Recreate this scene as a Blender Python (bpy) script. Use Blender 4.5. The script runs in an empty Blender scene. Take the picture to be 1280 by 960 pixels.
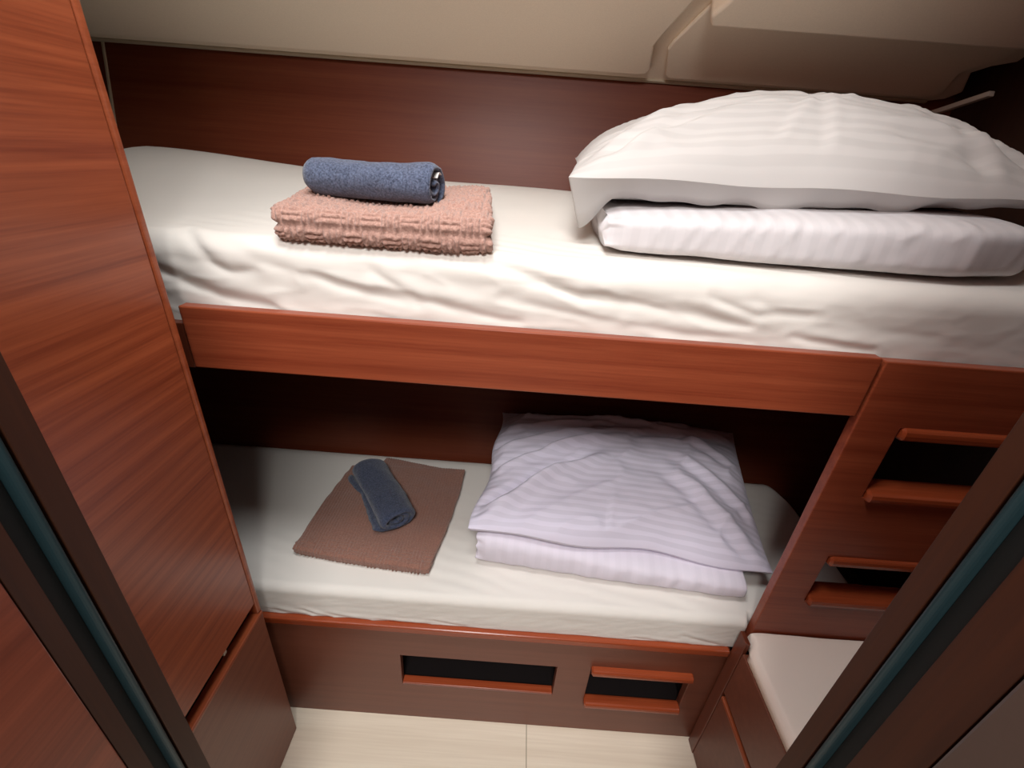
import bpy, bmesh, math, random
from mathutils import Vector, noise
random.seed(7)
C = bpy.context.scene.collection
PI = math.pi

# ------------------------------------------------------------------ materials
def nt(name):
    m = bpy.data.materials.new(name); m.use_nodes = True
    n = m.node_tree.nodes; l = m.node_tree.links
    return m, n, l, n['Principled BSDF']

def lin(r, g, b):
    f = lambda c: ((c/255+.055)/1.055)**2.4 if c > 10 else c/255/12.92
    return (f(r), f(g), f(b), 1)

def setin(b, k, v):
    if k in b.inputs: b.inputs[k].default_value = v

def wood(name, axis, light, dark, rough=.34, fine=1.0, stripe=62, spec=.5):
    m, n, l, b = nt(name)
    tc = n.new('ShaderNodeTexCoord')
    def noisy(along, across, det, dist):
        mp = n.new('ShaderNodeMapping')
        s = [across]*3; s['xyz'.index(axis)] = along
        mp.inputs['Scale'].default_value = s
        l.new(tc.outputs['Object'], mp.inputs['Vector'])
        t = n.new('ShaderNodeTexNoise'); t.inputs['Scale'].default_value = 1
        t.inputs['Detail'].default_value = det; t.inputs['Distortion'].default_value = dist
        l.new(mp.outputs[0], t.inputs['Vector']); return t
    a = noisy(.8, stripe, 3, .12)
    c = noisy(9*fine, 330*fine, 2, 0)
    mx = n.new('ShaderNodeMix'); mx.data_type = 'FLOAT'; mx.inputs[0].default_value = .36
    l.new(a.outputs['Fac'], mx.inputs[2]); l.new(c.outputs['Fac'], mx.inputs[3])
    r = n.new('ShaderNodeValToRGB')
    r.color_ramp.elements[0].position = .32; r.color_ramp.elements[0].color = dark
    r.color_ramp.elements[1].position = .68; r.color_ramp.elements[1].color = light
    l.new(mx.outputs[0], r.inputs[0]); l.new(r.outputs[0], b.inputs['Base Color'])
    bp = n.new('ShaderNodeBump'); bp.inputs['Strength'].default_value = .08; bp.inputs['Distance'].default_value = .001
    l.new(c.outputs['Fac'], bp.inputs['Height']); l.new(bp.outputs[0], b.inputs['Normal'])
    b.inputs['Roughness'].default_value = rough
    setin(b, 'Specular IOR Level', spec)
    return m

def plain(name, col, rough=.5, spec=.5, metal=0, bump=0, bscale=400):
    m, n, l, b = nt(name)
    b.inputs['Roughness'].default_value = rough; setin(b, 'Specular IOR Level', spec)
    b.inputs['Metallic'].default_value = metal
    tc = n.new('ShaderNodeTexCoord'); t = n.new('ShaderNodeTexNoise')
    t.inputs['Scale'].default_value = bscale; t.inputs['Detail'].default_value = 3
    l.new(tc.outputs['Object'], t.inputs['Vector'])
    r = n.new('ShaderNodeValToRGB')
    r.color_ramp.elements[0].color = tuple(c*.92 for c in col[:3])+(1,); r.color_ramp.elements[1].color = tuple(min(1, c*1.06) for c in col[:3])+(1,)
    l.new(t.outputs['Fac'], r.inputs[0]); l.new(r.outputs[0], b.inputs['Base Color'])
    if bump:
        bp = n.new('ShaderNodeBump'); bp.inputs['Strength'].default_value = bump; bp.inputs['Distance'].default_value = .001
        l.new(t.outputs['Fac'], bp.inputs['Height']); l.new(bp.outputs[0], b.inputs['Normal'])
    return m

def cloth(name, col, stripes=0.0, freq=1.0, vary=.09):
    """white cotton; stripes along the v coordinate of the uv map (satin damask bands), uv in metres"""
    m, n, l, b = nt(name)
    b.inputs['Roughness'].default_value = .85; setin(b, 'Specular IOR Level', .2)
    setin(b, 'Sheen Weight', .15)
    tc = n.new('ShaderNodeTexCoord'); t = n.new('ShaderNodeTexNoise')
    t.inputs['Scale'].default_value = 900; t.inputs['Detail'].default_value = 2
    l.new(tc.outputs['Object'], t.inputs['Vector'])
    bp = n.new('ShaderNodeBump'); bp.inputs['Strength'].default_value = .12; bp.inputs['Distance'].default_value = .0006
    l.new(t.outputs['Fac'], bp.inputs['Height']); l.new(bp.outputs[0], b.inputs['Normal'])
    if stripes:
        sp = n.new('ShaderNodeSeparateXYZ'); l.new(tc.outputs['UV'], sp.inputs[0])
        mu = n.new('ShaderNodeMath'); mu.operation = 'MULTIPLY'; mu.inputs[1].default_value = 2*PI*freq
        l.new(sp.outputs['Y'], mu.inputs[0])
        si = n.new('ShaderNodeMath'); si.operation = 'SINE'; l.new(mu.outputs[0], si.inputs[0])
        r = n.new('ShaderNodeValToRGB')
        mr = n.new('ShaderNodeMapRange'); mr.inputs[1].default_value = -.25; mr.inputs[2].default_value = .25
        l.new(si.outputs[0], mr.inputs[0]); l.new(mr.outputs[0], r.inputs[0])
        r.color_ramp.elements[0].color = tuple(c*(1-stripes) for c in col[:3])+(1,); r.color_ramp.elements[1].color = col
        l.new(r.outputs[0], b.inputs['Base Color'])
        rr = n.new('ShaderNodeMapRange'); rr.inputs[1].default_value = 0; rr.inputs[2].default_value = 1
        rr.inputs[3].default_value = .55; rr.inputs[4].default_value = .9
        l.new(mr.outputs[0], rr.inputs[0]); l.new(rr.outputs[0], b.inputs['Roughness'])
    else:
        b.inputs['Base Color'].default_value = col
    return m

def terry(name, a, c, scale=420, contrast=.16, bump=.8):
    m, n, l, b = nt(name)
    b.inputs['Roughness'].default_value = .95; setin(b, 'Specular IOR Level', .1); setin(b, 'Sheen Weight', .3)
    tc = n.new('ShaderNodeTexCoord'); t = n.new('ShaderNodeTexNoise')
    t.inputs['Scale'].default_value = scale; t.inputs['Detail'].default_value = 4; t.inputs['Roughness'].default_value = .7
    l.new(tc.outputs['Object'], t.inputs['Vector'])
    r = n.new('ShaderNodeValToRGB')
    r.color_ramp.elements[0].position = .5-contrast; r.color_ramp.elements[0].color = a
    r.color_ramp.elements[1].position = .5+contrast; r.color_ramp.elements[1].color = c
    l.new(t.outputs['Fac'], r.inputs[0]); l.new(r.outputs[0], b.inputs['Base Color'])
    bp = n.new('ShaderNodeBump'); bp.inputs['Strength'].default_value = bump; bp.inputs['Distance'].default_value = .002
    l.new(t.outputs['Fac'], bp.inputs['Height']); l.new(bp.outputs[0], b.inputs['Normal'])
    return m

WL, WD = lin(152, 76, 48), lin(122, 52, 31)
M = dict(
    wood_x=wood('mahogany_grain_lengthways', 'x', WL, WD),
    wood_y=wood('mahogany_grain_across', 'y', lin(174, 91, 56), lin(128, 58, 34), rough=.3),
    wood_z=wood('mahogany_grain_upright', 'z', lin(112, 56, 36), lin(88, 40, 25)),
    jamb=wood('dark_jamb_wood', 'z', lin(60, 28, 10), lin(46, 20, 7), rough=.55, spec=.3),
    wood_lip=wood('mahogany_solid_lip', 'x', lin(158, 74, 42), lin(132, 56, 29), rough=.25),
    wood_lip_y=wood('mahogany_solid_lip_across', 'y', lin(168, 88, 54), lin(138, 66, 38), rough=.3),
    base=wood('mahogany_low_panel', 'x', lin(116, 66, 48), lin(104, 56, 40), rough=.42),
    back=wood('mahogany_hull_panel', 'x', lin(112, 56, 34), lin(98, 42, 25), rough=.42, spec=.3),
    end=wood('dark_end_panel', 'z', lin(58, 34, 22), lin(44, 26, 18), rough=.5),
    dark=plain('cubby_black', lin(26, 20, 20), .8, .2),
    under=plain('bunk_underside', lin(62, 36, 28), .6, .3),
    headliner=plain('headliner_vinyl', lin(242, 228, 206), .55, .3, bump=.05),
    trim=plain('headliner_edge_trim', lin(178, 164, 142), .5),
    rubber=plain('rubber_seal', lin(24, 42, 46), .45, .4),
    rubber_dark=plain('rubber_channel', lin(10, 12, 11), .7, .3),
    corridor=plain('greige_panel', lin(72, 57, 50), .45),
    alu=plain('brushed_aluminium', lin(196, 188, 176), .35, metal=.15),
    floor=wood('pale_floor_laminate', 'x', lin(238, 226, 206), lin(218, 203, 182), rough=.4, stripe=26, fine=.6),
    seam=plain('floor_seam', lin(150, 138, 118), .7),
    sheet=cloth('white_cotton_sheet', lin(228, 224, 217)),
    pillow=cloth('white_striped_pillowcase', lin(202, 199, 196), .06, 60),
    pillow_cool=cloth('cool_white_striped_pillowcase', lin(226, 221, 238), .11, 60),
    duvet=cloth('white_striped_duvet_cover', lin(218, 215, 217), .04, 40),
    duvet_cool=cloth('cool_white_duvet_cover', lin(228, 222, 234), .03, 40),
    cushion=cloth('ivory_seat_upholstery', lin(244, 230, 218)),
    rose=terry('dusty_rose_terry', lin(158, 120, 108), lin(200, 162, 148), 380, .2),
    brown=terry('brown_terry', lin(128, 90, 78), lin(160, 118, 102)),
    navy=terry('navy_heather_terry', lin(14, 21, 40), lin(118, 130, 158), 330, .24),
    navy_dark=terry('dark_navy_terry', lin(26, 33, 50), lin(88, 96, 120), 330, .24),
    tag=plain('white_tag', lin(230, 228, 224), .6),
)

# ------------------------------------------------------------------ object helpers
ORIGIN = {}
def wloc(o):
    return ORIGIN.get(o.name, Vector((0, 0, 0))) if o else Vector((0, 0, 0))

def tag(o, label=None, cat=None, group=None, kind=None):
    if label: o['label'] = label
    if cat: o['category'] = cat
    if group: o['group'] = group
    if kind: o['kind'] = kind
    return o

def thing(name, label, cat, loc, group=None):
    o = bpy.data.objects.new(name, None); C.objects.link(o)
    o.empty_display_size = .05; o.location = loc; ORIGIN[o.name] = Vector(loc)
    return tag(o, label, cat, group)

def link(name, bm, mat, parent=None, smooth=False, bevel=0, segs=2, loc=None):
    """bm holds world coordinates; they become local to the parent's origin (or to loc)"""
    off = wloc(parent)
    if loc is not None and parent is None: off = Vector(loc)
    for v in bm.verts: v.co -= off
    me = bpy.data.meshes.new(name); bm.to_mesh(me); bm.free()
    for mm in (mat if isinstance(mat, (list, tuple)) else [mat]): me.materials.append(mm)
    o = bpy.data.objects.new(name, me); C.objects.link(o)
    if parent: o.parent = parent; ORIGIN[o.name] = off
    elif loc is not None: o.location = off; ORIGIN[o.name] = off
    else: ORIGIN[o.name] = Vector((0, 0, 0))
    if bevel:
        b = o.modifiers.new('b', 'BEVEL'); b.width = bevel; b.segments = segs; b.limit_method = 'ANGLE'; b.angle_limit = .6
        b.harden_normals = False
    if smooth:
        for p in me.polygons: p.use_smooth = True
    return o

def bx(bm, x0, x1, y0, y1, z0, z1):
    vs = [bm.verts.new((x, y, z)) for z in (z0, z1) for y in (y0, y1) for x in (x0, x1)]
    for f in ((0,2,3,1),(4,5,7,6),(0,1,5,4),(2,6,7,3),(0,4,6,2),(1,3,7,5)):
        bm.faces.new([vs[i] for i in f])
    return vs

def box(name, mat, parent, *d, bevel=.0015, loc=None):
    bm = bmesh.new(); bx(bm, *d); return link(name, bm, mat, parent, bevel=bevel, loc=loc)

def prism(bm, poly, f0, f1):
    a = [bm.verts.new(f0(*p)) for p in poly]; b = [bm.verts.new(f1(*p)) for p in poly]
    n = len(poly)
    bm.faces.new(a); bm.faces.new(b[::-1])
    for i in range(n): bm.faces.new([a[i], b[i], b[(i+1) % n], a[(i+1) % n]])
    bmesh.ops.recalc_face_normals(bm, faces=bm.faces)

def holed(bm, x0, x1, z0, z1, holes, y0, y1):
    """upright board (thickness y0..y1) with rectangular openings cut right through"""
    xs = sorted({x0, x1, *[h[0] for h in holes], *[h[1] for h in holes]})
    zs = sorted({z0, z1, *[h[2] for h in holes], *[h[3] for h in holes]})
    solid = lambda i, j: 0 <= i < len(xs)-1 and 0 <= j < len(zs)-1 and not any(
        h[0] <= (xs[i]+xs[i+1])/2 <= h[1] and h[2] <= (zs[j]+zs[j+1])/2 <= h[3] for h in holes)
    V = {}
    def v(i, j, k):
        if (i, j, k) not in V: V[i, j, k] = bm.verts.new((xs[i], (y0, y1)[k], zs[j]))
        return V[i, j, k]
    for i in range(len(xs)-1):
        for j in range(len(zs)-1):
            if not solid(i, j): continue
            bm.faces.new([v(i,j,0), v(i+1,j,0), v(i+1,j+1,0), v(i,j+1,0)])
            bm.faces.new([v(i,j,1), v(i,j+1,1), v(i+1,j+1,1), v(i+1,j,1)])
            if not solid(i-1, j): bm.faces.new([v(i,j,0), v(i,j+1,0), v(i,j+1,1), v(i,j,1)])
            if not solid(i+1, j): bm.faces.new([v(i+1,j,0), v(i+1,j,1), v(i+1,j+1,1), v(i+1,j+1,0)])
            if not solid(i, j-1): bm.faces.new([v(i,j,0), v(i,j,1), v(i+1,j,1), v(i+1,j,0)])
            if not solid(i, j+1): bm.faces.new([v(i,j+1,0), v(i+1,j+1,0), v(i+1,j+1,1), v(i,j+1,1)])
    bmesh.ops.recalc_face_normals(bm, faces=bm.faces)
    bmesh.ops.dissolve_limit(bm, angle_limit=.02, verts=bm.verts, edges=bm.edges)

def rounded_bar(bm, x0, x1, yc, zc, ry, rz, n=16, p=3.2):
    """bar along x with a soft rounded section"""
    rings = []
    for x, s in ((x0, .7), (x0+.003, 1), (x1-.003, 1), (x1, .7)):
        r = []
        for k in range(n):
            a = 2*PI*k/n; c, d = math.cos(a), math.sin(a)
            r.append(bm.verts.new((x, yc+s*ry*math.copysign(abs(c)**(2/p), c), zc+s*rz*math.copysign(abs(d)**(2/p), d))))
        rings.append(r)
    for a, b in zip(rings, rings[1:]):
        for k in range(n): bm.faces.new([a[k], b[k], b[(k+1) % n], a[(k+1) % n]])
    bm.faces.new(rings[0]); bm.faces.new(rings[-1][::-1])
    bmesh.ops.recalc_face_normals(bm, faces=bm.faces)

def fbm(x, y, z=0, o=3):
    return noise.fractal(Vector((x, y, z)), 1.0, 2.0, o)

def ridged(x, y, z): return (1-min(1, 1.5*abs(noise.noise(Vector((x, y, z))))))**5
def sstep(a, b, x):
    t = min(1, max(0, (x-a)/(b-a))); return t*t*(3-2*t)

def uv_set(bm, data):
    uvl = bm.loops.layers.uv.new('UVMap')
    for f in bm.faces:
        for lp in f.loops:
            if lp.vert in data: lp[uvl].uv = data[lp.vert]

# ------------------------------------------------------------------ camera
CAM = Vector((0, -.6, 1.279))
pitch = math.atan(560/1070); roll = math.atan(.075)
cam_d = bpy.data.cameras.new('camera'); cam = bpy.data.objects.new('camera', cam_d); C.objects.link(cam)
cam_d.sensor_fit = 'HORIZONTAL'; cam_d.sensor_width = 36; cam_d.lens = 36*560/1280; cam_d.clip_start = .01
fw = Vector((0, math.cos(pitch), -math.sin(pitch))); up0 = Vector((0, math.sin(pitch), math.cos(pitch))); r0 = Vector((1, 0, 0))
right = r0*math.cos(roll) + up0*math.sin(roll); upv = up0*math.cos(roll) - r0*math.sin(roll)
from mathutils import Matrix
cam.matrix_world = Matrix(((right.x, upv.x, -fw.x, CAM.x), (right.y, upv.y, -fw.y, CAM.y), (right.z, upv.z, -fw.z, CAM.z), (0, 0, 0, 1)))
bpy.context.scene.camera = cam

# ------------------------------------------------------------------ setting
def struct(o): o['kind'] = 'structure'; return o
struct(box('floor', M['floor'], None, -1.3, 1.3, -1.7, 1.0, -.05, 0, bevel=0))
fl = bpy.data.objects['floor']
box('floor_seam', M['seam'], fl, .0995, .1015, -1.7, .02, -.01, .0004, bevel=0)
WY = lambda z: .488 + .206*(z-.45)                      # the hull side leans outwards
bm = bmesh.new()
prism(bm, [(-1.15, 0), (1.15, 0), (1.15, 2.12), (-1.15, 2.12)], lambda x, z: (x, WY(z), z), lambda x, z: (x, WY(z)+.03, z))
struct(link('wall_back', bm, M['back']))
struct(box('wall_left', M['end'], None, -1.12, -1.09, -.40, .85, 0, 2.10, bevel=0))
bm = bmesh.new()
prism(bm, [(-1.036, .99), (-1.031, .99), (-1.031, 1.45), (-1.036, 1.45)], lambda x, z: (x, WY(z)-.006, z), lambda x, z: (x, WY(z)-.0005, z))
struct(link('trim_1', bm, M['trim'], None, bevel=.001))
struct(box('wall_right', M['end'], None, 1.0, 1.03, -.40, .85, 0, 2.10, bevel=0))
# bulkhead the doorway is cut in
bm = bmesh.new()
bx(bm, -1.12, -.345, -.405, -.347, 0, 2.10)
struct(link('wall_front', bm, M['wood_z'], None, bevel=.002))
bm = bmesh.new()
bx(bm, .345, 1.03, -.422, -.343, 0, 2.10)
struct(link('wall_front', bm, M['wood_z'], None, bevel=.002))
# doorway lining: two jambs, each with a rubber seal
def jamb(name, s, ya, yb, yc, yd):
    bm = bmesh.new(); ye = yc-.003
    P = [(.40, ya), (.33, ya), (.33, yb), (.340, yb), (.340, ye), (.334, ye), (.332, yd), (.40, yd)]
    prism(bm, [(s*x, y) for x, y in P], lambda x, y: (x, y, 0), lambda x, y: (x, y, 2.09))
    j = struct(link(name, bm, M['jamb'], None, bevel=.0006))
    bm = bmesh.new()
    Q = [(.3395, yb-.0008)]
    n = 11
    for k in range(n):
        a = PI*k/(n-1); Q.append((.336-.0066*math.sin(a), yb-.0045+.0036*math.cos(a)))
    Q += [(.3395, yb-.0085)]
    prism(bm, [(s*x, y) for x, y in Q], lambda x, y: (x, y, 0), lambda x, y: (x, y, 2.09))
    link('rubber_seal', bm, M['rubber'], j)
    bm = bmesh.new()
    prism(bm, [(s*x, y) for x, y in ((.3398, yb-.0088), (.3385, yb-.0088), (.3375, yb-.013), (.3345, ye-.004), (.3398, ye+.0002))], lambda x, y: (x, y, 0), lambda x, y: (x, y, 2.09))
    link('seal_channel', bm, M['rubber_dark'], j)
    return j
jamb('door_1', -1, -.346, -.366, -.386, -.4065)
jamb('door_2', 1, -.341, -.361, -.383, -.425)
# corridor side panels, back of the corridor
box('wall_corridor_left', wood('mahogany_door_leaf', 'y', lin(128, 62, 40), lin(98, 42, 25), rough=.35), None, -.40, -.331, -1.7, -.4075, 0, 2.10, bevel=.0012)['kind'] = 'structure'
box('wall_corridor_right', M['corridor'], None, .330, .40, -1.7, -.4265, 0, 2.10, bevel=.0025)['kind'] = 'structure'
box('wall_corridor_back', M['corridor'], None, -1.1, 1.1, -1.73, -1.7, 0, 2.10, bevel=0)['kind'] = 'structure'

# ceiling: flat deckhead, then the headliner that slopes down to the hull side
TH = math.radians(30); cs, sn = math.cos(TH), math.sin(TH)
def HL(x, s, h=0):                                     # s up the slope from the lip, h out of the lining into the cabin
    return (x, .688 - s*cs - h*sn, 1.444 + s*sn - h*cs)
ceil = struct(box('ceiling', M['headliner'], None, -1.15, 1.15, -1.75, .24, 2.09, 2.12, bevel=0))
def hpoly(name, poly, h0, h1, mat, bevel, segs=3, smooth=False):
    bm = bmesh.new(); prism(bm, poly, lambda x, s: HL(x, s, h0), lambda x, s: HL(x, s, h1))
    return link(name, bm, mat, ceil, bevel=bevel, segs=segs, smooth=False)
hpoly('headliner', [(-1.1, 0), (.935, 0), (.965, .010), (.982, .036), (.944, .092), (.965, .112), (1.012, .133), (1.06, .15), (1.06, .56), (-1.1, .56)], -.02, 0, M['headliner'], .004)
hpoly('headliner_panel', [(-1.1, .034), (.235, .034), (.252, .038), (.258, .05), (.245, .118), (.252, .142), (.285, .230), (.40, .50), (-1.1, .50)], 0, .016, M['headliner'], .004, 4)
hpoly('headliner_panel', [(.310, .022), (.90, .022), (.925, .028), (.93, .045), (.912, .10), (.95, .14), (.97, .17), (.97, .50), (.45, .50), (.32, .21), (.283, .124), (.279, .105), (.300, .030)], 0, .010, M['headliner'], .004, 4)
hpoly('headliner_box', [(.325, .212), (1.05, .212), (1.05, .56), (.49, .56), (.315, .235)], 0, .050, M['headliner'], .007, 4)
bm = bmesh.new()
prism(bm, [(-.002, -.004), (.0065, -.004), (.0065, .004), (-.002, .004)], lambda s, h: HL(-1.1, s, h+.001), lambda s, h: HL(.93, s, h+.001))
link('edge_trim', bm, M['trim'], ceil, bevel=.002)
bm = bmesh.new(); bx(bm, -1.1, 1.0, .20, .215, 1.66, 2.10)
link('riser', bm, M['headliner'], ceil)

# ------------------------------------------------------------------ wardrobe (tall cabinet by the door)
wr = thing('wardrobe', 'tall mahogany wardrobe with a flat door beside the bunk ends, small hatch below', 'cabinet', (-.70, -.18, 0))
CX = -.459
bm = bmesh.new(); bx(bm, -1.0, CX-.021, -.340, -.041, 0, 2.08)
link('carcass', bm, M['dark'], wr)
bm = bmesh.new(); bx(bm, CX-.019, CX, -.340, -.0535, .480, 2.08)
link('door', bm, M['wood_y'], wr, bevel=.0015)
ld = None
bm = bmesh.new(); bx(bm, CX-.019, CX, -.340, -.040, .002, .437)
ld = link('lower_door', bm, wood('mahogany_hatch', 'y', lin(128, 74, 52), lin(110, 58, 40), rough=.36), wr, bevel=.0015)
bm = bmesh.new(); bx(bm, CX-.0205, CX+.0006, -.340, -.0395, .434, .4425)
link('top_lip', bm, M['wood_lip_y'], ld, bevel=.002)
bm = bmesh.new(); bx(bm, CX-.022, CX-.0005, -.0500, -.0385, .443, 2.08)
link('edge_strip', bm, M['wood_lip_y'], wr, bevel=.004, segs=3)
bm = bmesh.new(); bx(bm, CX-.012, CX-.004, -.146, -.138, .466, .480)
link('door_catch', bm, M['alu'], wr, bevel=.001)

# ------------------------------------------------------------------ upper bunk
ub = thing('upper_bunk', 'fixed upper bunk with a horizontal mahogany front board under the top mattress', 'bunk', (0, .3, .953))
box('front_board', M['wood_x'], ub, -.4835, .5255, 0, .018, .953, 1.050, bevel=.002)
bm = bmesh.new(); bx(bm, -.54, -.487, .004, .018, .95, 1.022)
link('end_block', bm, M['wood_z'], ub, bevel=.001)
bm = bmesh.new()
prism(bm, [(-1.085, .024), (.94, .024), (.94, WY(.97)-.004), (-1.085, WY(.97)-.004)], lambda x, y: (x, y, .968), lambda x, y: (x, y, .988))
link('bunk_base', bm, M['under'], ub)
# upper bunk continues over the ladder head

# ------------------------------------------------------------------ ladder panel
la = thing('ladder', 'mahogany ladder panel with cut-out steps joining the two bunks', 'ladder', (.72, .012, .40))
bm = bmesh.new()
holed(bm, .5315, .93, .40, 1.046, [(.602, .850, .800, .938), (.602, .850, .535, .658)], 0, .018)
link('panel', bm, M['wood_x'], la, bevel=.002)
for zb, zt in ((.793, .942), (.529, .662)):
    bm = bmesh.new(); rounded_bar(bm, .605, .846, .008, zt-.013, .016, .0115)
    link('step_lip', bm, M['wood_lip'], la, smooth=False, bevel=0)
    bm = bmesh.new(); rounded_bar(bm, .605, .846, .015, zb+.012, .026, .0115)
    link('step_lip', bm, M['wood_lip'], la, smooth=False, bevel=0)

# ------------------------------------------------------------------ lower bunk base
lb = thing('lower_bunk', 'low mahogany bunk base with two open slots above the floor', 'bunk', (0, .25, 0))
bm = bmesh.new()
holed(bm, -.60, .520, 0, .345, [(-.206, .150, .141, .2525), (.226, .453, .125, .262)], .004, .022)
link('front_panel', bm, M['base'], lb, bevel=.0012)
box('nosing', M['wood_lip'], lb, -.60, .5066, -.004, .030, .345, .364, bevel=.003)
bm = bmesh.new(); bx(bm, -.205, .149, .0045, .022, .1412, .1465)
link('slot_sill', bm, M['wood_lip'], lb, bevel=.001)
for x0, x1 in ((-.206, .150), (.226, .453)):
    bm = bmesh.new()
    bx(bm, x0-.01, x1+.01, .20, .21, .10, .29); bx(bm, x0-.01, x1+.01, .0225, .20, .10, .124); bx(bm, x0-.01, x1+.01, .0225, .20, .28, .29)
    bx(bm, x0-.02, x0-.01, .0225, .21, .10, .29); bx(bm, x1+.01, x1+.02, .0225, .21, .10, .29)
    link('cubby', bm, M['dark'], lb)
bm = bmesh.new(); rounded_bar(bm, .226, .454, .002, .257, .013, .0095)
link('step_lip', bm, M['wood_lip'], lb)
bm = bmesh.new(); rounded_bar(bm, .226, .454, .004, .127, .014, .010)
link('step_lip', bm, M['wood_lip'], lb)
bm = bmesh.new()
prism(bm, [(-1.085, .03), (.94, .03), (.94, WY(.35)-.004), (-1.085, WY(.35)-.004)], lambda x, y: (x, y, .335), lambda x, y: (x, y, .352))
link('bunk_base', bm, M['under'], lb)

# ------------------------------------------------------------------ seat locker with drawer + cushion
sl = thing('seat_locker', 'low mahogany locker with a drawer beside the ladder foot', 'locker', (.72, -.17, 0))
SX = .507
bm = bmesh.new(); bx(bm, SX+.018, .94, -.335, -.004, 0, .400)
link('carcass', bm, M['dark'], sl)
bm = bmesh.new(); bx(bm, SX, SX+.009, -.0305, -.001, 0, .434)
link('corner_post', bm, M['wood_z'], sl, bevel=.0015)
bm = bmesh.new(); bx(bm, SX+.001, SX+.020, -.335, -.0315, .268, .404)
link('fascia', bm, M['base'], sl, bevel=.0012)
bm = bmesh.new(); bx(bm, SX+.001, SX+.018, -.335, -.0315, .004, .254)
dr = link('drawer', bm, M['base'], sl, bevel=.0012)
bm = bmesh.new(); bx(bm, SX-.001, SX+.019, -.335, -.033, .247, .257)
link('drawer_lip', bm, M['wood_lip_y'], dr, bevel=.003)
bm = bmesh.new(); bx(bm, SX+.018, .94, -.335, -.004, .400, .404)
link('lid', bm, M['base'], sl)

class V4:
    def __init__(s, co, arc): s.x, s.y, s.z, s.arc = co.x, co.y, co.z, arc

def slab(name, mat, parent, fmap, nu, ns, pu=(8, 8), pv=3, disp=None, uvs=None, flat=None, loc=None, smooth=True):
    """closed soft slab: u in [-1,1] along, rounded section (v,w) in [-1,1]^2; fmap -> world; disp(u,v,w,k) along the normal"""
    bm = bmesh.new(); rings = []; par = {}; SEC = []
    if flat:                                             # stadium section, even spacing; arc counted from the front fold upwards
        Lh = 2*(1-flat); Lc = PI*flat; tot = 2*Lh+2*Lc
        for k in range(ns):
            q = tot*k/ns
            if q < Lc/2: a = q/flat; SEC.append((-(1-flat)-flat*math.cos(a), math.sin(a), q))
            elif q < Lc/2+Lh: SEC.append((-(1-flat)+(q-Lc/2), 1, q))
            elif q < 1.5*Lc+Lh: a = (q-Lc/2-Lh)/flat; SEC.append(((1-flat)+flat*math.sin(a), math.cos(a), q))
            elif q < 1.5*Lc+2*Lh: SEC.append(((1-flat)-(q-1.5*Lc-Lh), -1, q))
            else: a = (tot-q)/flat; SEC.append((-(1-flat)-flat*math.cos(a), -math.sin(a), q-tot))
        SEC = [(v if abs(v) <= 1-flat else math.copysign(1-flat+flat*((abs(v)-1+flat)/flat)**.7, v), math.copysign(abs(w)**.6, w), q) for v, w, q in SEC]
    for i in range(nu+1):
        t = -1+2*i/nu
        u = math.sin(t*PI/2)*.35 + t*.65
        p = pu[0] if u < 0 else pu[1]
        sc = max(0, 1-abs(u)**p)**(1/p)
        sc = max(sc, .02)
        ring = []
        for k in range(ns):
            a = 2*PI*k/ns
            c, d = math.cos(a), math.sin(a)
            v = math.copysign(abs(c)**(2/pv), c); w = math.copysign(abs(d)**(2/pv), d); arc = 0
            if flat: v, w, arc = SEC[k]
            # ends: shrink the height, keep most of the depth
            vv = v*(1-(1-sc)*.12); ww = w*sc
            q = bm.verts.new(fmap(u, vv, ww)); par[q] = (u, vv, ww, arc); ring.append(q)
        rings.append(ring)
    for a, b in zip(rings, rings[1:]):
        for k in range(ns): bm.faces.new([a[k], b[k], b[(k+1) % ns], a[(k+1) % ns]])
    bm.faces.new(rings[0]); bm.faces.new(rings[-1][::-1])
    bmesh.ops.recalc_face_normals(bm, faces=bm.faces)
    bm.normal_update()
    if disp:
        mv = [(q, q.normal*disp(*par[q][:3], V4(q.co, par[q][3]))) for q in bm.verts]
        for q, d in mv: q.co += d
    uv_set(bm, {q: (uvs(*par[q][:3]) if uvs else (par[q][0], par[q][1])) for q in bm.verts})
    return link(name, bm, mat, parent, smooth=smooth, loc=loc)

# ------------------------------------------------------------------ mattresses
def gauss(d, w): return math.exp(-(d/w)**2)
def seg_dist(px, py, a, b):
    ax, ay = a; bx_, by = b; dx, dy = bx_-ax, by-ay
    L = dx*dx+dy*dy; t = 0 if L == 0 else ((px-ax)*dx+(py-ay)*dy)/L
    tc = min(1, max(0, t)); qx, qy = ax+dx*tc, ay+dy*tc
    side = (dx*(py-qy)-dy*(px-qx))
    d = math.hypot(px-qx, py-qy)
    return d, (1 if side > 0 else -1), tc
def fold_h(x, s, folds):
    h = 0
    for pts, A, w in folds:
        if not (min(p[0] for p in pts)-.06 < x < max(p[0] for p in pts)+.06): continue
        best = None; n = len(pts)-1
        for i in range(n):
            d, sd, t = seg_dist(x, s, pts[i], pts[i+1])
            if best is None or d < best[0]: best = (d, sd, (i+t)/n)
        d, sd, t = best
        fall = math.sin(PI*min(1, max(0, .12+.76*t)))**.7
        e = d*sd                                         # >0 below the line
        h += .62*A*fall*(-gauss(e, .8*w) + .75*gauss(e+1.9*w, 1.3*w) + .35*gauss(e-2.0*w, 1.4*w))
    return h

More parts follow.
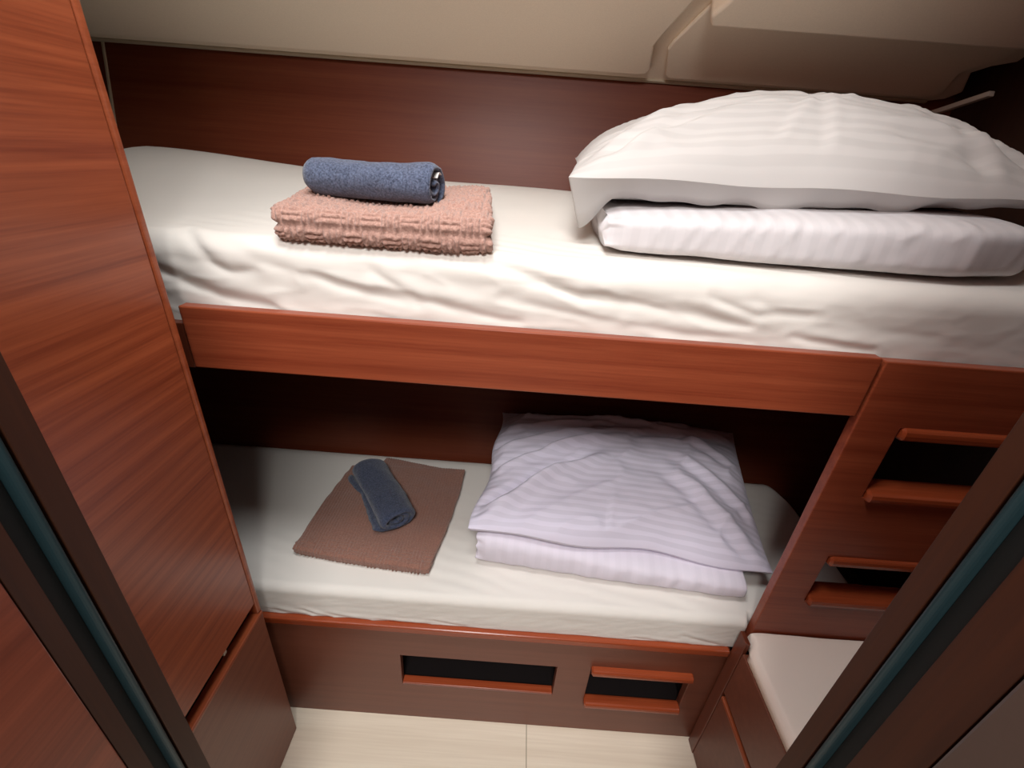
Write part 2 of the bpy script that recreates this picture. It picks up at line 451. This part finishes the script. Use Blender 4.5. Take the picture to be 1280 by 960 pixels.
FOLDS_UP = [
 ([(-.475,-.012),(-.449,.018),(-.433,.034),(-.407,.046),(-.376,.041)], .006, .008),
 ([(-.53,.045),(-.50,.056),(-.471,.066),(-.431,.082),(-.359,.092)], .007, .010),
 ([(-.40,.014),(-.36,.030),(-.31,.040)], .003, .008),
 ([(-.295,.040),(-.261,.052),(-.224,.059),(-.145,.074)], .005, .008),
 ([(-.212,.026),(-.193,.038),(-.147,.062)], .003, .007),
 ([(-.14,-.004),(-.1,.002),(-.018,.015),(.039,.030),(.087,.043),(.125,.043)], .0075, .008),
 ([(-.20,.055),(-.167,.061),(-.116,.069),(-.055,.083),(.003,.089)], .005, .009),
 ([(.10,.042),(.12,.044),(.168,.047),(.265,.061),(.33,.070)], .005, .010),
 ([(.27,.030),(.284,.036),(.333,.052),(.369,.050),(.413,.049)], .004, .007),
 ([(.33,.030),(.36,.040),(.43,.046)], .002, .006),
 ([(.40,.079),(.429,.083),(.478,.088),(.524,.091)], .005, .006),
 ([(.239,.046),(.299,.064),(.36,.072)], .003, .007),
 ([(.46,.052),(.52,.060),(.60,.064)], .002, .010),
 ([(.17,.080),(.25,.088),(.34,.090)], .003, .008),
 ([(-.02,.055),(.06,.068),(.14,.075)], .002, .008),
]
FOLDS_LO = [
 ([(-.47,.070),(-.44,.078),(-.40,.080)], .003, .005), ([(-.41,.064),(-.38,.076),(-.35,.081)], .0035, .004),
 ([(-.36,.070),(-.31,.080),(-.27,.082)], .003, .005), ([(-.25,.078),(-.20,.082),(-.14,.083)], .003, .004),
 ([(-.13,.068),(-.09,.076),(-.06,.078)], .002, .004), ([(.40,.055),(.44,.066),(.49,.078)], .002, .005),
 ([(.30,.074),(.36,.080),(.42,.081)], .002, .004),
]
def mattress(name, label, xs, top, yb, yfs, rad, zbot, folds, corner, cut=None, nx=380):
    """sheet-wrapped mattress; top(x,y) height; front edge at y=yf rounded with radius rad"""
    bm = bmesh.new(); cols = []
    x0, x1 = xs
    for i in range(nx+1):
        x = x0+(x1-x0)*i/nx
        e = min(x-x0, x1-x)
        lift = -.035*(1-sstep(0, .035, e))               # rounded ends
        col = []
        ybx = yb(x); 
        path = []                                        # (y, z, s, ny, nz)
        nb = 46
        path.append((ybx-.21*(top(x, ybx)-zbot)-.002, zbot, 9, 1, 0)); yf = yfs(x)
        for k in range(nb):
            t = k/(nb-1); y = (ybx-.004)+(yf+rad-(ybx-.004))*(1-(1-t)**1.6)
            z = top(x, y)+lift - .012*(1-sstep(0, .025, ybx-y))
            path.append((y, z, -(y-yf-rad*.4), 0, 1))
        zt = top(x, yf+rad)+lift
        for k in range(1, 9):
            a = PI/2*k/8
            path.append((yf+rad-rad*math.sin(a), zt-rad+rad*math.cos(a), -rad*.6+rad*a, -math.sin(a), math.cos(a)))
        zz = zt-rad; nf = 34
        for k in range(1, nf+1):
            z = zz+(zbot-zz)*k/nf
            path.append((yf, z, rad+(zz-z)-.004, -1, 0))
        for (y, z, s, ny, nz) in path:
            h = 0
            if s < 5:
                h = fold_h(x, s, folds)
                h += .0012*fbm(x*5, s*9, 3) + .0005*fbm(x*30+s*40, s*60, 5)*sstep(-.02, .02, s)
                if s > -.06 and corner: h += corner*(1-.7*sstep(.3, .6, x))*(1-min(1, 1.6*abs(noise.noise(Vector((x*6+s*14, s*30-x*7, 2))))))**5*sstep(-.03, .02, s)*sstep(-.05, .03, s) + .0012*fbm(x*3, y*3, 7)
                h += .0007*math.sin(190*(y+.25*x)+4*fbm(x*4, y*4))*sstep(.0, .3, fbm(x*2.2+5, y*3, 2))*(nz if s < 0 else 0)
            col.append(bm.verts.new((x, y+ny*h, z+nz*h)))
        cols.append(col)
    m = len(cols[0])
    for a, b in zip(cols, cols[1:]):
        for k in range(m-1): bm.faces.new([a[k], b[k], b[k+1], a[k+1]])
        bm.faces.new([a[m-1], b[m-1], b[0], a[0]])
    bm.faces.new(cols[0][::-1]); bm.faces.new(cols[-1])
    bmesh.ops.recalc_face_normals(bm, faces=bm.faces)
    o = link(name, bm, M['sheet'], None, smooth=True, loc=((x0+x1)/2, .25, zbot))
    tag(o, label, 'mattress', 'sheeted bunk mattresses')
    return o

def top_u(x, y):
    z = 1.148 + .050*sstep(.05, .62, y)
    z += .028*sstep(-.35, -.9, x)*sstep(.2, .62, y) if x < -.35 else 0
    z -= .012*sstep(-.0, .5, x)*sstep(.3, .62, y)
    z -= .022*sstep(-.93, -1.0, x) if x < -.9 else 0
    return z
mattress('mattress', 'upper bunk mattress under a white sheet with long creases along its front edge', (-1.07, .94),
         top_u, lambda x: .630, lambda x: .022, .030, .990, FOLDS_UP, .0014)
def yb_lo(x): return .484 if x < .775 else .484-.15*sstep(.775, .835, x)
mattress('mattress', 'lower bunk mattress under a smooth white sheet, resting on the low base', (-1.07, .835),
         lambda x, y: .449, yb_lo, lambda x: .008+.016*sstep(.525, .5315, x), .018, .3645, FOLDS_LO, 0)

# ------------------------------------------------------------------ folded duvets
def lerp(a, b, t): return a+(b-a)*t
def plin(x, pts):
    if x <= pts[0][0]: return pts[0][1]
    for (a, va), (b, vb) in zip(pts, pts[1:]):
        if x <= b: return lerp(va, vb, (x-a)/(b-a))
    return pts[-1][1]
def duvet_up():
    x0, x1 = .118, .80
    front = [(.118, .078), (.25, .068), (.40, .058), (.62, .047), (.72, .070), (.80, .135)]
    ztop = [(.118, 1.207), (.22, 1.213), (.40, 1.224), (.55, 1.232), (.70, 1.236), (.80, 1.222)]
    def f(u, v, w):
        x = lerp(x0, x1, (u+1)/2)
        yf = plin(x, front); yb_ = .54
        y = lerp(yf, yb_, (v+1)/2)
        zb = top_u(x, max(.05, y))+.001; zt = plin(x, ztop) + .012*(v+1)/2
        return Vector((x, y, lerp(zb, zt, (w+1)/2)))
    def d(u, v, w, co):
        x = co.x; h = .003*fbm(x*7, co.y*7, co.z*9)
        if v < -.6:
            for cx, sl_, A, w0 in ((.20,.5,.003,.008),(.245,.6,.0035,.007),(.272,.7,.003,.007),(.315,.6,.0045,.007),(.338,.8,.003,.006),(.375,.6,.004,.007),(.43,.9,.003,.008),(.52,1.6,.004,.012),(.58,1.6,.003,.012),(.70,.5,.002,.01),(.745,.3,.003,.008)):
                e = (x-cx)-(co.z-1.205)*sl_
                h += .3*A*(gauss(e, .7*w0)-.6*gauss(e-1.6*w0, w0))*sstep(-1.0, -.1, w)*(1-sstep(.75, 1, w))
        if u < -.9: h -= .005*(.5+.5*math.sin(co.z*2*PI/.016))*sstep(-.9, -.985, u)
        return h
    o = slab('folded_duvet', M['duvet'], None, f, 190, 120, (28, 6), 5.2, d, lambda u, v, w: (v*.2, (u+1)*.35), loc=(.46, .3, 1.158))
    return tag(o, 'thick white folded duvet under the pillow on the upper bunk', 'duvet', 'folded white duvets')
duvet_up()
def duvet_lo():
    A, B = Vector((-.056, .098)), Vector((.528, .054))     # front corners
    Cc, D = Vector((.555, .455)), Vector((-.03, .465))     # back corners
    def f(u, v, w):
        s, t = (u+1)/2, (v+1)/2
        p = A.lerp(B, s).lerp(D.lerp(Cc, s), t)
        zt = lerp(.552, .508, s) + .030*t - .006*math.sin(PI*s)
        bulge = -.012*(1-t)*(1-w*w)
        return Vector((p.x, p.y+bulge*.6, lerp(.4515, zt, (w+1)/2)))
    def d(u, v, w, co):
        h = .005*fbm(co.x*6, co.y*6, co.z*8)
        if v < -.6: h += .0016*math.sin(co.x*110+3*fbm(co.x*9, co.z*9))*gauss(w-.1, .6)
        if u < -.9: h -= .006*(.5+.5*math.sin(co.z*2*PI/.02))*sstep(-.9, -.985, u)
        return h
    o = slab('folded_duvet', M['duvet_cool'], None, f, 150, 110, (20, 14), 5, d, lambda u, v, w: (v*.2, (u+1)*.3), loc=(.25, .28, .45))
    return tag(o, 'flat white folded duvet under the pillow on the lower bunk', 'duvet', 'folded white duvets')
duvet_lo()

# ------------------------------------------------------------------ pillows
def pillow(name, mat, label, top4, bot4, H, hb, nu, nv, wr, sag, size, loc):
    """top4/bot4: the case's upper and lower edge corners (front-left, front-right, back-right, back-left)"""
    bm = bmesh.new(); par = {}
    def quad(c, s, t): return c[0].lerp(c[1], s).lerp(c[3].lerp(c[2], s), t)
    def grid(c, up):
        G = []
        for i in range(nu+1):
            u = math.sin((-1+2*i/nu)*PI/2)*.45+(-1+2*i/nu)*.55
            row = []
            for j in range(nv+1):
                v = math.sin((-1+2*j/nv)*PI/2)*.45+(-1+2*j/nv)*.55
                # sides draw in between the corners
                uu = u*(1-size[2]*(1-v*v)*abs(u)**3); vv = v*(1-size[3]*(1-u*u)*abs(v)**3)
                p = quad(c, (uu+1)/2, (vv+1)/2)
                prof = (max(0, 1-abs(u)**2.4)**.62)*(max(0, 1-abs(v)**2.4)**.62)
                if up: p.z += H(u, v)*prof + wr(u, v)*min(1, prof*2.5+.12)
                else: p.z -= hb*prof
                p += sag(u, v, up)
                q = bm.verts.new(p); par[q] = ((u+1)/2*size[0], (v+1)/2*size[1]); row.append(q)
            G.append(row)
        return G
    T, B = grid(top4, True), grid(bot4, False)
    for i in range(nu):
        for j in range(nv):
            bm.faces.new([T[i][j], T[i+1][j], T[i+1][j+1], T[i][j+1]])
            bm.faces.new([B[i][j], B[i][j+1], B[i+1][j+1], B[i+1][j]])
    ring = lambda G: [G[i][0] for i in range(nu+1)]+[G[nu][j] for j in range(1, nv+1)]+[G[i][nv] for i in range(nu-1, -1, -1)]+[G[0][j] for j in range(nv-1, 0, -1)]
    rt, rb = ring(T), ring(B); n = len(rt)
    seam = set(rt)
    prev = rt
    for s in (1/3, 2/3, 1):
        if s == 1: cur = rb
        else:
            cur = []
            for a, b in zip(rt, rb):
                p = a.co.lerp(b.co, s); q = bm.verts.new(p)
                par[q] = (par[a][0], par[a][1]-.012*s); cur.append(q)
        for k in range(n): bm.faces.new([prev[k], cur[k], cur[(k+1) % n], prev[(k+1) % n]])
        prev = cur
    bmesh.ops.recalc_face_normals(bm, faces=bm.faces)
    for e in bm.edges:
        if e.verts[0] in seam and e.verts[1] in seam: e.smooth = False
    uv_set(bm, par)
    o = link(name, bm, mat, None, smooth=True, loc=loc)
    return tag(o, label, 'pillow', 'white striped pillows')
V = Vector
def ridge(u, v, cu, cv, ang, A, w, L):
    """single crease starting at (cu,cv), running in direction ang"""
    du, dv = u-cu, v-cv
    a = du*math.cos(ang)+dv*math.sin(ang); e = -du*math.sin(ang)+dv*math.cos(ang)
    return A*(gauss(e, w)-.7*gauss(e-1.7*w, w))*sstep(-.02, .08, a)*(1-sstep(L*.5, L, a))
def H_up(u, v):
    return .122 + .010*math.sin(u*3+1) - .004*math.cos(5*v)
def wr_up(u, v):
    h = .0035*fbm(u*2.2, v*1.8, 1) + .0015*fbm(u*5, v*9, 4) + .0045*ridged(u*2.6+v*.8, v*2.2-u*.6, 3)
    for a in ((-.95,-.9,.95,.009,.05,.9), (-.95,-.95,.5,.008,.045,.8), (-.8,-.95,1.15,.006,.05,.6), (-.9,-.6,.35,.005,.04,.7),
              (.95,-.85,2.3,.009,.05,.8), (.9,-.9,2.75,.008,.05,.7), (.98,-.5,2.6,.007,.05,.7), (.7,-.98,1.9,.007,.045,.7),(.5,-.4,1.75,.006,.05,.6),
              (-.2,-.9,1.2,.003,.03,.9), (.0,-.95,1.5,.003,.03,1.3), (-.5,-.3,.2,.005,.05,.7), (-.6,-.6,.05,.004,.03,.8), (.2,-.7,.1,.003,.03,.6), (-.35,-.1,.5,.003,.06,.6)):
        h += ridge(u, v, *a)
    h += .0018*math.sin(v*26+u*1.5)*sstep(.1, .5, fbm(u*1.3+9, v*1.1)+.35)
    return h
def sag_up(u, v, up):
    p = V((0, 0, 0))
    e = gauss(v+1, .12)
    p.z += .002*math.sin(u*9+1)*e*(1 if up else .8)
    if not up:
        p.z += e*(.004*math.sin(u*14)+.003*math.sin(u*23+2))
        p.y += e*.016
    else:
        p.y -= .004*e*(1+.6*math.sin(u*7))
    return p
pillow('pillow', M['pillow'], 'big plump white striped pillow on top of the upper bunk duvet',
       [V((.058,.104,1.251)), V((.795,.115,1.262)), V((.86,.55,1.275)), V((.105,.55,1.270))],
       [V((.084,.112,1.186)), V((.775,.125,1.241)), V((.84,.55,1.262)), V((.115,.55,1.255))],
       H_up, .006, 130, 90, wr_up,
       lambda u, v, up: sag_up(u, v, up) + (V((0, 0, .030*sstep(-1, -.86, u)*(1-sstep(-.86, .1, u)*.55)*gauss(v+1, .5))) if not up else V((0,0,0))),
       (.76, .5, .02, .03), (.45, .3, 1.24))
def H_lo(u, v):
    return .072 + .006*math.sin(2*u)
def wr_lo(u, v):
    h = .006*fbm(u*2+3, v*2, 6) + .003*fbm(u*4, v*7, 8) + .006*ridged(u*2.2-v*.5, v*2.6-u*1.0, 9)
    for a in ((-.95,-.95,.9,.018,.06,1.3), (-.95,-.8,.75,.016,.05,1.3), (-.98,-.3,.6,.015,.05,1.2), (-.98,.1,.4,.013,.05,1.1), (-.95,.5,.1,.011,.05,1.2), (-.9,.8,-.1,.008,.05,1.3),
              (-.7,.55,-.15,.007,.05,1.2), (.95,-.95,2.2,.012,.06,1.2), (.98,-.5,2.3,.010,.05,1.0), (.9,.2,2.5,.007,.05,.8), (.95,.75,3.4,.008,.06,1.2), (.6,.9,3.6,.006,.05,.8),
              (-.1,-.95,1.5,.003,.02,.5), (0,.5,.1,.006,.06,.8), (-.5,.25,.3,.011,.06,.9), (-.6,0,.45,.011,.05,.8), (-.45,-.5,1.0,.009,.05,.6), (.1,.3,.25,.008,.06,.8), (-.2,.7,-.1,.008,.05,.9), (.4,.6,2.9,.007,.05,.7)):
        h += ridge(u, v, *a)
    return h
def sag_lo(u, v, up):
    p = V((0, 0, 0)); e = gauss(v+1, .1)
    p.z += .003*math.sin(u*8)*e
    p.y += .010*math.sin(u*5+.6)*gauss(v+1, .25)*(1-u*u)
    p.x += -.006*math.sin(v*6)*gauss(u+1, .2)
    return p
pillow('pillow', M['pillow_cool'], 'wrinkled flat striped pillow lying on the lower bunk duvet',
       [V((-.068,.093,.569)), V((.588,.082,.510)), V((.622,.462,.622)), V((-.022,.474,.624))],
       [V((-.064,.096,.560)), V((.584,.086,.503)), V((.618,.460,.608)), V((-.018,.472,.606))],
       H_lo, .004, 130, 100, wr_lo, sag_lo, (.66, .45, .03, .02), (.28, .28, .57))

# ------------------------------------------------------------------ folded bath towels
def weave(a, b, cell=.0245):
    """basket weave relief: cells of three ribs, turned from cell to cell"""
    i, j = math.floor(a/cell), math.floor(b/cell)
    fa, fb = a/cell-i, b/cell-j
    t = fa if (i+j) % 2 else fb
    o = fb if (i+j) % 2 else fa
    rib = abs(math.sin(t*3*PI))**.7
    edge = min(1, min(o, 1-o)*9)*min(1, min(t, 1-t)*12)
    return rib*(.3+.7*edge)*(1.35 if (i+j) % 2 else 1)*(.75+.5*noise.noise(Vector((a*180, b*180, 0))))
def section_len(v, w, wy, wz):                           # rough arc position round the front fold
    return (v*wy if w > 0 else -v*wy-2*wy) + (w*wz if v < -.5 else 0)
def towel_up():
    A, B, Cc, D = V((-.334, .020)), V((-.044, .024)), V((-.072, .315)), V((-.385, .305))
    def f(u, v, w):
        s, t = (u+1)/2, (v+1)/2
        p = A.lerp(B, s).lerp(D.lerp(Cc, s), t)
        zb = top_u(p.x, max(.05, p.y))+.001
        th = .045 + .016*sstep(.66, .95, s)*sstep(.02, .30, t)*(1-.75*sstep(.5, 1, t)) - .008*gauss(s-.42, .28)*gauss(t-.42, .3) - .007*sstep(.5, 1, t) - .003*(1-s)
        return V((p.x, p.y-.003*math.sin(s*PI), zb+th*(w+1)/2))
    def d(u, v, w, co):
        a = co.x; b = co.arc*.1475
        h = .0044*weave(a+.03*co.y+.004, b, .0265) + .002*fbm(co.x*9, co.y*9, co.z*9)
        if abs(u) > .93: h -= .005*gauss(w+.05, .16)*sstep(.93, .985, abs(u))
        return h
    o = slab('bath_towel', M['rose'], None, f, 320, 560, (18, 14), 5, d, flat=.16, loc=(-.2, .16, 1.152))
    return tag(o, 'dusty rose folded bath towel with basket weave texture on the upper bunk', 'towel', 'folded brown bath towels')
towel_up()
def towel_lo():
    root = thing('bath_towel', 'flat brown folded bath towel spread on the lower bunk under the dark roll', 'towel', (-.29, .24, .45), 'folded brown bath towels')
    def mk(name, cor, z0, z1, pat, seed):
        A, B, Cc, D = cor
        def f(u, v, w):
            s, t = (u+1)/2, (v+1)/2
            vs = .012*math.sin(PI*s)
            p = A.lerp(B, s).lerp(D.lerp(Cc, s), t)
            return V((p.x+.008*math.sin(t*PI)*(1-2*s)*-1, p.y+vs*(t-.5)*.6, lerp(z0, z1+.004*fbm(p.x*8, p.y*8, seed), (w+1)/2)))
        def d(u, v, w, co):
            b = co.arc*.165
            front = 1-sstep(-.92, -.62, v)
            h = .0034*weave(co.x, b, .024)*(.12+.88*front) + .0012*fbm(co.x*14, co.y*14, seed) + .0006*math.sin(co.x*900)
            return h
        return slab(name, M['brown'], root, f, 170, 320, (22, 22), 5, d, flat=.046)
    mk('top_fold', (V((-.452, .088)), V((-.150, .059)), V((-.112, .402)), V((-.425, .385))), .459, .474, True, 2)
    mk('under_fold', (V((-.446, .092)), V((-.156, .064)), V((-.128, .404)), V((-.346, .447))), .4505, .461, False, 5)
towel_lo()

# ------------------------------------------------------------------ rolled hand towels
def roll_towel(label, mat, p0, p1, r, squash, turns, seed, tagm, upz):
    ax = (p1-p0); L = ax.length; ax.normalize()
    n3 = V((0, 0, 1)); side = ax.cross(n3).normalized(); n3 = side.cross(ax)
    base = p0.lerp(p1, .5)-V((0, 0, r*squash))
    root = thing('rolled_towel', label, 'towel', base, 'rolled navy hand towels')
    bm = bmesh.new()
    pitch_ = r/(turns+.35); th = pitch_*.86
    N = int(turns*40); K = 60
    def pt(t, out, k):
        a = t*turns*2*PI + seed
        l = k/K
        rr = pitch_*.35 + pitch_*turns*t
        endf = min(l, 1-l)*L
        tk = th*(.35+.65*sstep(0, .006, endf))
        rr += tk/2 if out else -tk/2
        big = t*t
        rr *= 1 + big*(.15*fbm(l*3.5, math.cos(a)*.9+seed, math.sin(a)*.9) + .05*math.sin(l*5+seed+a) + .07*(l-.5) - .09*gauss(l-.55, .14)*gauss(math.sin(a)-1, .5))
        if big > .3: rr *= .94+.06*sstep(0, .012, endf)
        off = .004*math.sin(t*9+seed)*(1 if l > .5 else -1)*sstep(.2, 0, min(l, 1-l))
        c = p0 + ax*(l*L+off)
        return c + side*(math.cos(a)*rr*1.05) + n3*(math.sin(a)*rr*squash)
    I = [[bm.verts.new(pt(i/N, 0, k)) for k in range(K+1)] for i in range(N+1)]
    O = [[bm.verts.new(pt(i/N, 1, k)) for k in range(K+1)] for i in range(N+1)]
    for i in range(N):
        for k in range(K):
            bm.faces.new([O[i][k], O[i+1][k], O[i+1][k+1], O[i][k+1]])
            bm.faces.new([I[i][k], I[i][k+1], I[i+1][k+1], I[i+1][k]])
        for k in (0, K): bm.faces.new([I[i][k], I[i+1][k], O[i+1][k], O[i][k]])
    for i in (0, N):
        for k in range(K): bm.faces.new([I[i][k], I[i][k+1], O[i][k+1], O[i][k]])
    bmesh.ops.recalc_face_normals(bm, faces=bm.faces)
    link('towel_body', bm, mat, root, smooth=True)
    if tagm:
        bm = bmesh.new()
        c = p1 + ax*.001 + side*(-r*.30) + n3*(r*.50)
        n = 8
        a_ = []; b_ = []
        for k in range(n+1):
            t = k/n
            p = c + side*(.016*t-.006) + n3*(.005*math.sin(PI*t)-.004*t)
            a_.append(bm.verts.new(p - ax*.004)); b_.append(bm.verts.new(p + ax*.004))
        for k in range(n): bm.faces.new([a_[k], a_[k+1], b_[k+1], b_[k]])
        o = link('care_tag', bm, M['tag'], root)
        s = o.modifiers.new('s', 'SOLIDIFY'); s.thickness = .001
roll_towel('blue heather hand towel rolled on the dusty rose towel, white tag at its end', M['navy'],
           V((-.330, .160, 1.219)), V((-.136, .118, 1.222)), .032, .93, 2.6, .4, True, 0)
roll_towel('dark navy rolled hand towel lying slantwise on the flat brown towel', M['navy_dark'],
           V((-.372, .345, .504)), V((-.238, .160, .504)), .045, .62, 2.6, 2.2, False, 0)

# ------------------------------------------------------------------ seat cushion
def cushion():
    def f(u, v, w):
        x = lerp(.507, .935, (u+1)/2); y = lerp(-.33, -.003, (v+1)/2)
        x += .0108*sstep(-.048, -.028, y)*(1-u)/2
        return V((x+.004*(w+1)*(.5-.5*u), y, lerp(.4045, .4385, (w+1)/2)))
    o = slab('seat_cushion', M['cushion'], None, f, 90, 120, (14, 14), 9, lambda u, v, w, co: .0012*fbm(co.x*6, co.y*6, co.z*6), loc=(.72, -.17, .4045))
    tag(o, 'ivory upholstered seat cushion on the low locker by the ladder', 'cushion')
cushion()

# ------------------------------------------------------------------ metal rail high on the end wall
rl = thing('wall_rail', 'slim aluminium rail high in the dark berth corner above the pillow', 'rail', (.905, .59, 1.42))
p0, p1 = V((.917, .50, 1.441)), V((.893, .684, 1.396))
bm = bmesh.new(); d = (p1-p0).normalized(); sx = V((1, 0, 0)); sz = d.cross(sx).normalized()
a = [bm.verts.new(p0+sx*i*.006+sz*j*.005) for i, j in ((-1,-1),(1,-1),(1,1),(-1,1))]
b = [bm.verts.new(p1+sx*i*.006+sz*j*.005) for i, j in ((-1,-1),(1,-1),(1,1),(-1,1))]
bm.faces.new(a); bm.faces.new(b[::-1])
for k in range(4): bm.faces.new([a[k], b[k], b[(k+1) % 4], a[(k+1) % 4]])
bmesh.ops.recalc_face_normals(bm, faces=bm.faces)
link('bar', bm, M['alu'], rl, bevel=.0015)

# ------------------------------------------------------------------ lights
def area(name, loc, size, power, col, rot=(0, 0, 0)):
    d = bpy.data.lights.new(name, 'AREA'); d.shape = 'DISK'; d.size = size; d.energy = power; d.color = col
    o = bpy.data.objects.new(name, d); C.objects.link(o); o.location = loc; o.rotation_euler = rot; return o
area('cabin_ceiling_lamp', (-.14, -.19, 2.08), .24, 1.0, (1, .97, .92))
area('doorway_ceiling_lamp', (-.12, -.345, 2.08), .36, 9.2, (.98, .99, 1))
area('corridor_fill_light', (-.07, -1.2, 2.08), .5, 30, (1, .985, .96))  # added fill from behind the camera; no known lamp stands here
w = bpy.data.worlds.new('world'); bpy.context.scene.world = w; w.use_nodes = True
w.node_tree.nodes['Background'].inputs[0].default_value = (.02, .02, .02, 1)

sc = bpy.context.scene
sc.view_settings.view_transform = 'Standard'; sc.view_settings.look = 'None'
sc.view_settings.gamma = 1; sc.view_settings.use_curve_mapping = False
sc.view_settings.exposure = 0.05
sc.cycles.max_bounces = 12; sc.cycles.diffuse_bounces = 8; sc.cycles.glossy_bounces = 4
